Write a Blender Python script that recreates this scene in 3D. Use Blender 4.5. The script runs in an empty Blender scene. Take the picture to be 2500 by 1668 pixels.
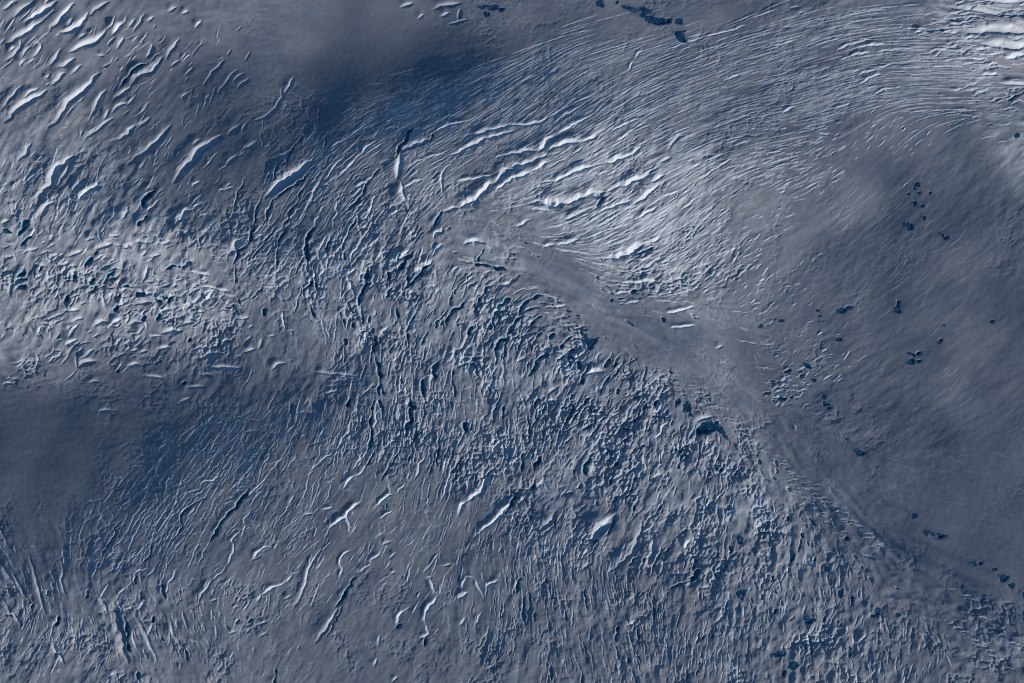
import bpy, math, time
import numpy as np

T0 = time.time()
scene = bpy.context.scene
col = scene.collection

# ------------------------------------------------------------------ camera, sky, sun, exposure
M = 2.0                                   # metres per unit of the survey grid (grid: 2500 x 1668)
GW, GH = 2500.0, 1668.0
cam_d = bpy.data.cameras.new('camera')
cam = bpy.data.objects.new('camera', cam_d)
col.objects.link(cam)
ALT = 14000.0
cam.location = (0, 0, ALT)
cam.rotation_euler = (0, 0, 0)
cam_d.sensor_width = 36.0
cam_d.lens = 36.0 * ALT / (GW * M)
cam_d.clip_start = 10.0
cam_d.clip_end = 200000.0
scene.camera = cam

SUN_EL = math.radians(10.5)
SUN_DOWN = math.radians(36.0)             # the sun stands to the lower right of the picture
sx, sy = math.cos(SUN_DOWN), -math.sin(SUN_DOWN)      # horizontal direction towards the sun (x right, y up)

world = bpy.data.worlds.new('World')
scene.world = world
world.use_nodes = True
nt = world.node_tree
nt.nodes.clear()
out = nt.nodes.new('ShaderNodeOutputWorld')
bg = nt.nodes.new('ShaderNodeBackground')
sky = nt.nodes.new('ShaderNodeTexSky')
sky.sky_type = 'NISHITA'
sky.sun_disc = False
sky.sun_elevation = SUN_EL
sky.sun_rotation = math.atan2(sx, sy)
sky.altitude = 1500.0
sky.air_density = 1.3
sky.dust_density = 0.0
sky.ozone_density = 5.2
bg.inputs['Strength'].default_value = 0.070
nt.links.new(sky.outputs['Color'], bg.inputs['Color'])
nt.links.new(bg.outputs['Background'], out.inputs['Surface'])

sun_d = bpy.data.lights.new('sun', 'SUN')
sun_d.energy = 3.6
sun_d.angle = math.radians(0.5)
sun_d.color = (1.0, 0.965, 0.93)
sun = bpy.data.objects.new('sun', sun_d)
col.objects.link(sun)
from mathutils import Vector
sd = Vector((sx * math.cos(SUN_EL), sy * math.cos(SUN_EL), math.sin(SUN_EL)))
sun.rotation_euler = sd.to_track_quat('Z', 'Y').to_euler()
sun.location = sd * 5000

vs = scene.view_settings
vs.view_transform = 'Standard'
vs.look = 'None'
vs.gamma = 1.0
vs.use_curve_mapping = False
vs.exposure = 0.1
scene.cycles.max_bounces = 6
scene.cycles.diffuse_bounces = 4
scene.cycles.use_denoising = False
scene.cycles.filter_width = 1.05

# ------------------------------------------------------------------ survey grid
STEP = 1.80
X0, Y0 = -40.0, -40.0
NX = int((GW + 80) / STEP) + 1
NY = int((GH + 80) / STEP) + 1
gx = X0 + STEP * np.arange(NX)
gy = Y0 + STEP * np.arange(NY)
XX, YY = np.meshgrid(gx.astype(np.float32), gy.astype(np.float32))
rng = np.random.default_rng(7)
SD = np.array([sx, -sy])                  # towards the sun in grid axes (y down)


def blur(a, s):
    """Gaussian blur, s in cells."""
    ny, nx = a.shape
    p = int(3 * s) + 2
    b = np.pad(a, p, mode='reflect')
    fy = np.fft.fftfreq(b.shape[0])[:, None]
    fx = np.fft.rfftfreq(b.shape[1])[None, :]
    k = np.exp(-2 * (math.pi * s) ** 2 * (fx ** 2 + fy ** 2))
    r = np.fft.irfft2(np.fft.rfft2(b) * k, s=b.shape)
    return r[p:p + ny, p:p + nx].astype(np.float32)


def noise(s):
    n = blur(rng.standard_normal((NY, NX)), s)
    return n / n.std()


def fields(pts, sig, coarse=10.0, ext=0.0):
    """Normalised gaussian interpolation of rows (x, y, v...) on a coarse grid."""
    pts = np.asarray(pts, float)
    cx = np.arange(X0 - ext, GW + 40 + ext + coarse, coarse)
    cy = np.arange(Y0 - ext, GH + 40 + ext + coarse, coarse)
    A, B = np.meshgrid(cx, cy)
    nv = pts.shape[1] - 2
    num = [np.zeros_like(A) for _ in range(nv)]
    den = np.full_like(A, 1e-12)
    for r in pts:
        d2 = (A - r[0]) ** 2 + (B - r[1]) ** 2
        w = np.exp(-d2 / (2 * sig * sig)) + 1e-3 / (1 + d2 / sig ** 2) ** 2
        den += w
        for k in range(nv):
            num[k] += w * r[2 + k]
    return cx, cy, [n / den for n in num]


def upsample(cx, cy, f, smooth=None):
    u = np.clip((gx - cx[0]) / (cx[1] - cx[0]), 0, len(cx) - 1.001)
    v = np.clip((gy - cy[0]) / (cy[1] - cy[0]), 0, len(cy) - 1.001)
    iu, iv = u.astype(int), v.astype(int)
    fu, fv = (u - iu)[None, :], (v - iv)[:, None]
    a = f[np.ix_(iv, iu)]; b = f[np.ix_(iv, iu + 1)]
    c = f[np.ix_(iv + 1, iu)]; d = f[np.ix_(iv + 1, iu + 1)]
    r = ((a * (1 - fu) + b * fu) * (1 - fv) + (c * (1 - fu) + d * fu) * fv).astype(np.float32)
    return blur(r, (smooth or (cx[1] - cx[0])) / STEP)


# ------------------------------------------------------------------ broad slopes of the ice sheet
# x, y, how bright the open surface lies (a slope turned to or away from the low sun)
TONE = [(100,100,95),(300,60,95),(500,50,89),(700,60,88),(900,60,84),(600,170,76),(850,130,66),(900,200,50),(1050,200,50),
(950,170,50),(1150,190,60),(780,215,55),(700,230,62),(500,230,66),(560,280,62),(300,250,82),(100,300,92),(1200,60,76),(1400,120,78),(1300,150,66),(1600,80,75),
(1800,60,72),(2000,60,85),(2200,100,95),(2300,60,108),(1900,250,76),(1700,200,74),(1500,230,80),(1200,250,75),(1100,300,79),(1300,430,96),
(1500,500,103),(1450,400,100),(1600,560,102),(1700,620,94),(1750,480,92),(1900,430,86),(2100,300,82),(2200,400,64),(2150,470,63),
(1950,600,72),(2050,640,68),(2200,650,77),(2300,600,65),(2330,300,85),(2200,850,76),(2000,800,75),(1850,700,80),(1900,1000,72),
(2100,1050,70),(2300,1050,71),(2320,900,74),(2200,1250,72),(2120,1290,64),(2240,1370,65),(2000,1200,70),(2330,1400,74),(2200,1480,82),(2000,1400,84),(1800,1300,86),
(1700,1150,88),(1600,1000,88),(1500,900,88),(1400,780,86),(1250,700,90),(1100,620,95),(1000,500,90),(850,450,80),(700,480,74),
(500,400,72),(350,330,75),(200,420,80),(100,560,100),(250,650,104),(400,700,102),(600,730,90),(100,800,102),(250,850,86),(100,880,78),
(300,895,84),(450,890,82),(600,865,86),(500,945,54),(650,915,60),(200,940,60),(400,935,56),(300,960,58),(100,980,62),(550,905,64),(700,830,88),(750,930,70),(500,1020,67),(300,1050,60),(100,1080,62),
(150,1150,63),(60,1250,64),(200,1250,62),(350,1250,70),(500,1180,78),(700,1100,82),(900,1000,84),(1100,1000,84),(900,1250,85),
(600,1350,86),(400,1400,80),(200,1400,78),(100,1450,80),(50,1540,78),(350,1530,84),(700,1500,82),(1000,1500,82),(1300,1500,81),
(1500,1400,80),(1700,1500,78),(1900,1530,82),(1200,1300,80),(2300,1540,80),(1000,850,86),(850,650,86)]
K2 = 2500.0 / 2350.0


def lin(v):
    v = v / 255.0
    return np.where(v < .04045, v / 12.92, ((v + .055) / 1.055) ** 2.4)


def broad_relief():
    pts = np.array(TONE, float)
    pts[:, :2] *= K2
    cx, cy, (t,) = fields(pts, 54.0, 8.0, 560.0)
    L = lin(t)
    flat, skyl = 0.089, 0.030
    r = np.clip((L - skyl) / (flat - skyl), 0.03, 2.4)
    d = np.arcsin(np.clip(r * math.sin(SUN_EL), 0, .95)) - SUN_EL
    g = -np.tan(d)
    wx = np.clip(np.minimum(cx - cx[0], cx[-1] - cx) / 480, 0, 1)
    wy = np.clip(np.minimum(cy - cy[0], cy[-1] - cy) / 480, 0, 1)
    gm = float(g.mean())
    g = (g - gm) * (wx[None, :] * wy[:, None])
    fx = 2 * math.pi * np.fft.fftfreq(len(cx), 8.0)[None, :]
    fy = 2 * math.pi * np.fft.fftfreq(len(cy), 8.0)[:, None]
    ks = fx * SD[0] + fy * SD[1]
    k2 = fx ** 2 + fy ** 2
    lam = 0.012
    H = -1j * ks * np.fft.fft2(g) / (ks ** 2 + lam * k2 + 1e-9)
    h = np.fft.ifft2(H).real
    h = h + gm * (cx[None, :] * SD[0] + cy[:, None] * SD[1])
    print('mean slope', gm)
    return upsample(cx, cy, h, 7.0), upsample(cx, cy, np.clip(r, .05, 1.2), 7.0)


base, lit = broad_relief()        # lit: how far the slope is turned to the sun
base -= base.mean()

# ------------------------------------------------------------------ flow directions and fine grain
FLOW = [(100,80,48),(300,250,48),(500,400,50),(150,450,60),(80,600,60),(250,750,70),(450,800,75),(600,600,55),(720,430,55),
(850,350,38),(1000,300,28),(1100,260,30),(1300,220,38),(1500,250,33),(1700,180,20),(1900,120,18),(2100,100,8),(2250,180,0),
(2000,200,18),(1900,300,10),(1700,330,20),(1500,400,32),(1400,500,28),(1250,420,32),(1650,500,38),(1750,600,40),(1600,650,25),
(1900,500,25),(2100,500,42),(2200,400,45),(2100,800,35),(2000,900,25),(2200,950,35),(2350,700,40),(1000,500,50),(950,650,60),
(850,750,80),(1000,800,80),(1150,750,65),(1250,700,45),(1200,610,-28),(1320,660,-30),(1450,750,-28),(1600,820,-30),(1700,890,-34),(1800,980,-42),(1950,1130,-48),
(2100,1300,-48),(2300,1480,-35),(2450,1580,-30),(2300,1300,-28),(2400,1400,-30),(1500,920,60),(1600,1020,65),(1200,950,85),
(1000,1050,88),(850,1100,75),(700,1080,65),(500,1100,50),(350,1200,55),(250,1350,55),(450,1300,60),(650,1350,60),(850,1250,60),
(1100,1150,70),(1250,1200,75),(1400,1250,65),(1550,1250,65),(1700,1150,75),(1850,1300,80),(2000,1450,85),(2200,1600,80),
(1350,1450,100),(1500,1550,105),(1200,1550,80),(1700,1500,80),(950,1550,60),(700,1500,60),(350,1500,115),(100,1350,122),
(200,1450,120),(60,1580,60),(200,1640,60),(450,1600,110),(100,1050,5),(300,980,-8),(900,150,0),(700,150,-5),(600,60,0),
(1200,80,10),(1500,80,15)]
_f = [(x, y, math.cos(2 * math.radians(a)), math.sin(2 * math.radians(a))) for x, y, a in FLOW]
cx, cy, (c2, s2) = fields(_f, 70.0)
c2f, s2f = upsample(cx, cy, c2), upsample(cx, cy, s2)
ANG = 0.5 * np.arctan2(s2f, c2f)          # anticlockwise from +x, y up
DX, DY = np.cos(ANG), -np.sin(ANG)

GRAIN = [(900,150,.06),(600,80,.12),(300,100,.3),(100,100,.4),(150,450,.7),(500,300,.25),(700,450,.5),(1000,300,.45),(1300,250,.8),
(1500,300,.9),(1700,250,.7),(2000,150,.8),(2250,150,.5),(2350,60,.6),(1950,350,.7),(1700,500,1.),(1450,480,1),(1300,420,.7),
(1600,650,.9),(1850,600,.5),(2200,400,.25),(2000,600,.25),(2200,700,.16),(2400,900,.12),(2000,850,.35),(2200,1100,.25),
(2400,1300,.14),(1400,720,.35),(1700,880,.35),(1900,1050,.5),(2200,1400,.3),(1200,750,.9),(1000,750,.9),(1300,950,1),(1600,1000,1),
(1700,1200,1),(1850,1350,1),(2000,1500,.9),(2250,1580,.55),(1500,1500,1),(1300,1450,.9),(1150,1600,.6),(900,1450,.3),(700,1300,.4),
(1000,1250,.35),(600,1500,.5),(300,1550,.8),(100,1550,.8),(80,1300,.3),(150,1150,.08),(350,1200,.25),(500,1050,.25),(100,1000,.12),
(400,950,.25),(250,750,.8),(80,750,.7),(450,700,.7),(650,650,.6),(700,850,.4),(900,950,.7),(1100,1100,.6),(1450,100,.12),
(1200,60,.2),(1700,100,.3)]
cx, cy, (gr,) = fields(GRAIN, 60.0)
grain = upsample(cx, cy, gr)


def lic(src, n, step=1.0):
    """Smear a noise along the flow lines: long streaks that follow the ice."""
    acc = src.copy()
    wsum = 1.0
    iy0, ix0 = np.mgrid[0:NY, 0:NX].astype(np.float32)
    for sgn in (1, -1):
        px, py = ix0.copy(), iy0.copy()
        for k in range(1, n + 1):
            ii = np.clip(py + .5, 0, NY - 1).astype(np.int32)
            jj = np.clip(px + .5, 0, NX - 1).astype(np.int32)
            px += sgn * step * DX[ii, jj]
            py += sgn * step * DY[ii, jj]
            ii = np.clip(py + .5, 0, NY - 1).astype(np.int32)
            jj = np.clip(px + .5, 0, NX - 1).astype(np.int32)
            w = 0.5 + 0.5 * math.cos(math.pi * k / (n + 1))
            acc += w * src[ii, jj]
            wsum += w
    acc = blur(acc, 0.6)
    return acc / acc.std()


streak_fine = lic(noise(1.0), 9)
streak_mid = lic(noise(2.6), 16, 1.3)
streak_big = lic(noise(7.0), 22, 2.2)
lump = noise(3.4)
rough_a = noise(1.6)
rough_b = noise(3.0)

# ------------------------------------------------------------------ broken ice: blocks and polygon plates
def cells(size, stretch, seed, wob):
    """Jittered cells, drawn out along the flow: per-cell random numbers, offset from the centre, gap to the next cell."""
    r = np.random.default_rng(seed)
    nx_, ny_ = int((GW + 80) / size) + 8, int((GH + 80) / size) + 8
    jx, jy = r.uniform(0, 1, (ny_, nx_)).astype(np.float32), r.uniform(0, 1, (ny_, nx_)).astype(np.float32)
    rnd = r.uniform(-1, 1, (ny_, nx_, 3)).astype(np.float32)
    wx = XX + wob * rough_b; wy = YY + wob * lump
    u = ((wx - X0) / size + 3).astype(np.float32); v = ((wy - Y0) / size + 3).astype(np.float32)
    iu, iv = np.floor(u).astype(np.int32), np.floor(v).astype(np.int32)
    f1 = np.full(XX.shape, 1e9, np.float32); f2 = f1.copy()
    bi = np.zeros(XX.shape, np.int32); ox = np.zeros_like(f1); oy = np.zeros_like(f1)
    for dj in (-2, -1, 0, 1, 2):
        for di in (-2, -1, 0, 1, 2):
            if abs(di) + abs(dj) > 3:
                continue
            a = np.clip(iu + di, 0, nx_ - 1); b = np.clip(iv + dj, 0, ny_ - 1)
            ex = (u - a.astype(np.float32)) - jx[b, a]; ey = (v - b.astype(np.float32)) - jy[b, a]
            al = (ex * DX + ey * DY) / stretch; ac = (-ex * DY + ey * DX)
            d = np.sqrt(al * al + ac * ac)
            m = d < f1
            f2 = np.where(m, f1, np.minimum(f2, d))
            np.copyto(bi, b * nx_ + a, where=m); np.copyto(ox, ex, where=m); np.copyto(oy, ey, where=m)
            f1 = np.where(m, d, f1)
    return rnd.reshape(-1, 3)[bi], ox * size, oy * size, (f2 - f1) * size


CHAOS = [(850,720,.8),(950,800,.7),(1100,720,.9),(1200,850,1),(1350,850,1),(1450,950,1),(1600,1000,1),(1600,1150,1),(1450,1120,.9),
(1300,1100,.8),(1150,1050,.5),(1000,1000,.4),(1750,1200,1),(1850,1350,.9),(1950,1480,.8),(2100,1580,.6),(2300,1620,.3),(1700,1350,.7),
(1600,1450,.3),(1450,1500,.35),(1300,1500,.3),(1500,1300,.4),(1000,620,.5),(800,600,.35),(700,600,.3),(1100,600,.3),(1200,650,.5),
(300,700,.6),(150,650,.6),(450,780,.5),(100,780,.5),(150,500,.4),(1350,440,.2),(1500,460,.2),(1600,560,.25),(1600,650,.4),(1450,380,.12),
(2400,80,.1),(2300,200,.05),(900,150,0),(600,100,.05),(300,200,.08),(500,350,.08),(850,350,.05),(1100,280,.05),(1500,200,.1),(1900,200,.1),
(2200,400,.03),(2000,650,.1),(2300,900,.02),(1250,600,.1),(1330,670,.06),(1500,770,.06),(1620,830,.08),(1750,920,.12),(2000,1150,.1),(2300,1300,.03),(2200,1450,.15),
(100,1100,0),(350,1000,.1),(550,1000,.1),(400,1250,.1),(700,1200,.12),(900,1300,.1),(1100,1300,.15),(800,1500,.15),(500,1500,.25),
(250,1550,.4),(80,1550,.4),(100,1350,.2),(1050,1500,.2),(700,850,.2),(800,930,.2)]
POLY = [(600,640,1),(450,640,.7),(700,720,.9),(800,720,.8),(900,800,.6),(550,760,.6),(450,1180,.55),(350,1250,.6),(500,1280,.5),
(300,1350,.6),(600,1130,.6),(750,1120,.5),(1000,1020,.6),(1150,1050,.6),(900,330,.5),(800,380,.5),(1000,250,.4),(1100,1150,.4),
(1300,1150,.5),(700,500,.4),(180,400,.3),(1050,400,.4),(650,1300,.3),(900,150,0),(300,100,0),(100,800,.1),(1450,300,.1),(1900,200,0),
(2200,500,0),(2000,900,0),(1500,700,0),(1600,1000,.3),(1800,1300,.1),(2200,1400,0),(1400,1500,.2),(900,1350,.15),(1000,1550,.1),
(500,1550,.2),(100,1500,.1),(80,1150,0),(300,950,0),(500,350,.05),(700,880,.2)]
cx, cy, (q_,) = fields(CHAOS, 55.0)
chaos = np.clip(upsample(cx, cy, q_), 0, 1)
cx, cy, (q_,) = fields(POLY, 55.0)
poly = np.clip(upsample(cx, cy, q_), 0, 1)
uneven = np.clip(.64 + .55 * noise(15.0), .03, 1.4)
blocks = np.zeros((NY, NX), np.float32)
crest = np.zeros((NY, NX), np.float32)
patch = noise(8.0)
for size, stretch, amp, seed in ((46.0, 1.9, 1.1, 10), (24.0, 1.9, 1.05, 11), (12.0, 1.8, .72, 12), (6.5, 1.5, .26, 13)):
    rd, ox_, oy_, gap = cells(size, stretch, seed, size * .07)
    tilt = (rd[..., 0] * ox_ + rd[..., 1] * oy_) / size * amp * 1.5
    step = np.where(rd[..., 2] > .1, rd[..., 2], rd[..., 2] * .25) * amp * .6
    crack = -amp * 2.6 * np.exp(-(gap / (size * .055 + .9)) ** 2) * np.clip(.5 + .7 * patch, 0, 1.4)
    blocks += (tilt + step + crack)
    crest = np.maximum(crest, np.exp(-(gap / (1.6 + size * .05)) ** 2) * np.clip(rd[..., 2] + .4, 0, 1))
blocks = blur(blocks, .4) * chaos * uneven
rd, ox_, oy_, gap = cells(30.0, 2.3, 21, 3.2)
gw = 1.5 + .9 * np.clip(noise(10.0), -1, 2)
open_ = np.clip(.55 + .55 * noise(9.0), 0, 1.3)          # plates are only partly parted
plates = -1.15 * np.exp(-(gap / gw) ** 2) * poly * open_
rd, ox_, oy_, gap = cells(15.0, 2.0, 22, 2.0)
open2 = np.clip(.1 + .6 * noise(12.0), 0, 1.2)
plates += -.6 * np.exp(-(gap / 1.5) ** 2) * poly * open2
plate_snow = np.clip(-plates * .7, 0, .8)

# the smooth shear band that crosses the ice from the centre to the lower right
band = np.full((NY, NX), 1e9, np.float32)
_b = [(1130,580),(1330,668),(1500,768),(1700,890),(1850,1010),(2000,1170),(2150,1330),(2350,1490),(2560,1620)]
for (ax, ay), (bx, by) in zip(_b[:-1], _b[1:]):
    L_ = math.hypot(bx - ax, by - ay)
    tt = np.clip(((XX - ax) * (bx - ax) + (YY - ay) * (by - ay)) / L_ ** 2, 0, 1)
    band = np.minimum(band, np.hypot(XX - ax - tt * (bx - ax), YY - ay - tt * (by - ay)))
band = np.exp(-.5 * (band / 26.0) ** 2)

# ------------------------------------------------------------------ strokes: crevasses, scarps and drift-filled hollows
carve = np.zeros((NY, NX), np.float32)     # negative
levee = np.zeros((NY, NX), np.float32)
snow = plate_snow + chaos * (np.clip(.06 + .20 * rough_b + .20 * patch, 0, .7) + .40 * crest)     # snow patches, plus highlights painted white along the block edges
COVER = [(1300,390,.45),(1450,470,.75),(1550,560,.75),(1650,600,.6),(1600,440,.5),(1350,330,.15),(1750,560,.15),(1500,690,.18),(1650,700,.2),(2420,60,.4),(2430,130,.4),(2330,30,.5),(2450,230,.5),
(2250,110,.15),(2300,300,.05),(150,650,.18),(300,720,.2),(120,760,.18),(420,790,.12),(60,560,.2),(100,60,.12),(850,700,.2),(900,640,.2),(1000,760,.12),(1000,600,.1),(1200,800,.1),(1400,900,.06),(1600,1050,.06),
(1050,470,.16),(1150,370,.14),(900,450,.05),(700,300,0),(500,300,0),(900,150,0),(600,50,.08),(700,550,0),(600,700,.08),(300,950,0),(100,1050,0),(500,1100,0),(800,1150,0),(1000,1000,.03),(1200,1250,0),(900,1450,0),
(500,1500,.05),(150,1500,.06),(1500,1250,.06),(1500,1500,0),(1800,1300,.06),(2000,1500,.05),(2300,1500,.02),(2100,1100,0),(2000,800,0),(1850,650,.05),(1950,400,.06),(2200,500,0),(2300,800,0),(1900,180,.06),(1600,200,.05),(1300,200,0),(1350,720,0),(1600,840,0),(1200,620,.04)]
cx, cy, (q_,) = fields(COVER, 45.0)
cover = np.clip(upsample(cx, cy, q_), 0, 1) * np.clip(.62 + .50 * streak_fine + .45 * streak_mid, 0, 2)
snow = np.clip(snow + cover, 0, .95).astype(np.float32)
label = np.zeros((NY, NX), np.int32)       # 0 ice, -1 hairline cracks, k feature k
side = np.zeros((NY, NX), np.int8)         # 0 far (sunward-facing) wall, 1 near wall
strength = np.zeros((NY, NX), np.float32)

#        bottom  depth  levee  snow  jag   taper
KIND = {'S': (.44, .270, .210, 1.0, .12, 'lens'),
        'M': (.66, .230, .300, 1.0, .08, 'lens'),
        'P': (.75, .130, .350, 1.0, .10, 'lens'),
        'T': (.55, .200, .140, .30, .08, 'lens'),
        'D': (.15, .360, .050, 0.5, .12, 'lens'),
        'W': (.35, .190, .150, .35, .08, 'lens'),
        'C': (.15, .440, .140, 0.8, .75, 'crack'),
        'B': (.46, .320, .250, 1.0, .45, 'crack'),
        'L': (.45, .300, .260, 1.0, .05, 'crack'),
        'K': (-.1, 1.10, .150, 0.5, .75, 'crack')}
rims = [np.zeros((NY, NX), np.float32) for _ in range(4)]
RIM_SIG = (.6, 1.1, 2.0, 3.6)


def jag(p, amp, seg):
    """Break a polyline into short straight runs that step sideways."""
    p = np.asarray(p, float)
    d = np.hypot(*np.diff(p, axis=0).T)
    s = np.concatenate([[0], np.cumsum(d)])
    n = max(2, int(round(s[-1] / seg)) + 1)
    u = np.linspace(0, s[-1], n)
    q = np.stack([np.interp(u, s, p[:, 0]), np.interp(u, s, p[:, 1])], 1)
    if n > 2 and amp > 0:
        tang = np.gradient(q, axis=0)
        tang /= np.hypot(tang[:, 0], tang[:, 1])[:, None] + 1e-9
        nrm = np.stack([-tang[:, 1], tang[:, 0]], 1)
        o = rng.uniform(-1, 1, n) * amp
        o[0] = o[-1] = 0
        q = q + nrm * o[:, None] + tang * (rng.uniform(-.3, .3, n) * seg)[:, None] * (np.abs(o) > 0)[:, None]
    return q


def stroke(p, W, kind, idx, dscale=1.0, sscale=1.0):
    tb, dep, lev, sn, jg, tap = KIND[kind]
    W = min(W, .48 * float(np.hypot(*np.diff(np.asarray(p, float), axis=0).T).sum()) + 1.5)
    dep *= dscale
    lev *= dscale
    sn *= sscale
    q = jag(p, jg * (2.0 + .35 * W), 7.0 + .5 * W) if tap == 'crack' else jag(p, jg * W, 6.0 + .4 * W)
    mar = W * 3.8 + 4
    j0 = max(int((q[:, 0].min() - mar - X0) / STEP), 0); j1 = min(int((q[:, 0].max() + mar - X0) / STEP) + 2, NX)
    i0 = max(int((q[:, 1].min() - mar - Y0) / STEP), 0); i1 = min(int((q[:, 1].max() + mar - Y0) / STEP) + 2, NY)
    if j1 - j0 < 2 or i1 - i0 < 2:
        return
    x = XX[i0:i1, j0:j1]; y = YY[i0:i1, j0:j1]
    best = np.full(x.shape, 1e9, np.float32); sg = np.zeros_like(best); ss = np.zeros_like(best)
    L = np.hypot(*np.diff(q, axis=0).T); cum = np.concatenate([[0], np.cumsum(L)]); tot = cum[-1] + 1e-6
    for k in range(len(q) - 1):
        ax, ay = q[k]; ux, uy = (q[k + 1] - q[k]) / (L[k] + 1e-9)
        rx, ry = x - ax, y - ay
        tt = np.clip(rx * ux + ry * uy, 0, L[k])
        ex, ey = rx - tt * ux, ry - tt * uy
        d2 = ex * ex + ey * ey
        m = d2 < best
        nx_, ny_ = -uy, ux
        if nx_ * SD[0] + ny_ * SD[1] < 0:
            nx_, ny_ = -nx_, -ny_
        np.copyto(best, d2, where=m)
        np.copyto(sg, np.sign(ex * nx_ + ey * ny_), where=m)
        np.copyto(ss, (cum[k] + tt) / tot, where=m)
    dist = np.sqrt(best)
    if tap == 'lens':
        wl = np.sqrt(np.clip(np.sin(math.pi * np.clip(ss * .92 + .04, 0, 1)), 0, 1))
        rgh = .20 * rough_b[i0:i1, j0:j1]
        ends = np.clip(np.sin(math.pi * ss), 0, 1)
    else:
        wl = np.clip(np.minimum(ss, 1 - ss) * 5, 0.03, 1) ** .6
        ph = rng.uniform(0, 6.28, 4)
        ends = np.clip(np.minimum(ss, 1 - ss) * 4, 0, 1)
        wl = wl * np.clip(1 + .30 * np.sin(ss * tot / 17 + ph[2]) + .28 * np.sin(ss * tot / 9 + ph[0]) + .22 * np.sin(ss * tot / 4.3 + ph[1]), .25, 2)
        rgh = .20 * rough_a[i0:i1, j0:j1] + .16 * rough_b[i0:i1, j0:j1]
    hw = .5 * W * np.clip(wl, .02, 2) + .35
    t = dist * sg / hw
    at = np.abs(t)
    t2 = np.clip(t + rgh * np.clip(1.2 - at, 0, 1), -1, 1)
    prof = np.where(t2 < tb, (t2 + 1) / (tb + 1), (1 - t2) / (1 - tb))
    prof = np.clip(prof, 0, 1)
    if tap == 'lens':
        prof = prof * prof * (3 - 2 * prof)
    D = dep * W * np.clip(wl, 0, 1.1) * prof
    if kind == 'S':
        D = D * (.45 + .55 * np.clip(ss * 1.5, 0, 1))      # drifts run out into a long tail
    sub = carve[i0:i1, j0:j1]
    win = -D < sub
    np.minimum(sub, -D, out=sub)
    far = np.clip(dist - hw, 0, None) / (.5 * W)
    lv = lev * min(W, 8 + .25 * W) * ends * np.clip(wl, 0, 1) * lit[i0:i1, j0:j1] * np.clip(1.6 - far / 1.3, 0, 1) * (t < -.25)
    rm = rims[0 if W < 4 else 1 if W < 7.5 else 2 if W < 13 else 3]
    np.maximum(rm[i0:i1, j0:j1], lv, out=rm[i0:i1, j0:j1])
    sm = sn * np.clip((1.3 - at) / (.9 if tap == 'lens' else .5), 0, 1) * np.clip(wl * 1.2, 0, 1)  # snow fill; its white also paints extra brightness into the sunlit bands
    if kind == 'S':
        sm = sm * (.3 + .7 * np.clip(ss * 1.5, 0, 1))
    np.maximum(snow[i0:i1, j0:j1], sm, out=snow[i0:i1, j0:j1])
    mm = (D > .28 * dep * W) & (at < 1) & (win | (label[i0:i1, j0:j1] <= 0))
    if idx < 0:
        mm &= label[i0:i1, j0:j1] == 0
    label[i0:i1, j0:j1][mm] = idx
    side[i0:i1, j0:j1][mm] = (t2[mm] > tb)


TILE = {}
for r, (oy, f) in zip('ABC', ((0, .35714), (550, .35714), (1100, .36220))):
    for c, ox in zip('1234', (0, 620, 1240, 1860)):
        TILE[r + c] = (ox, oy, f)

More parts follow.
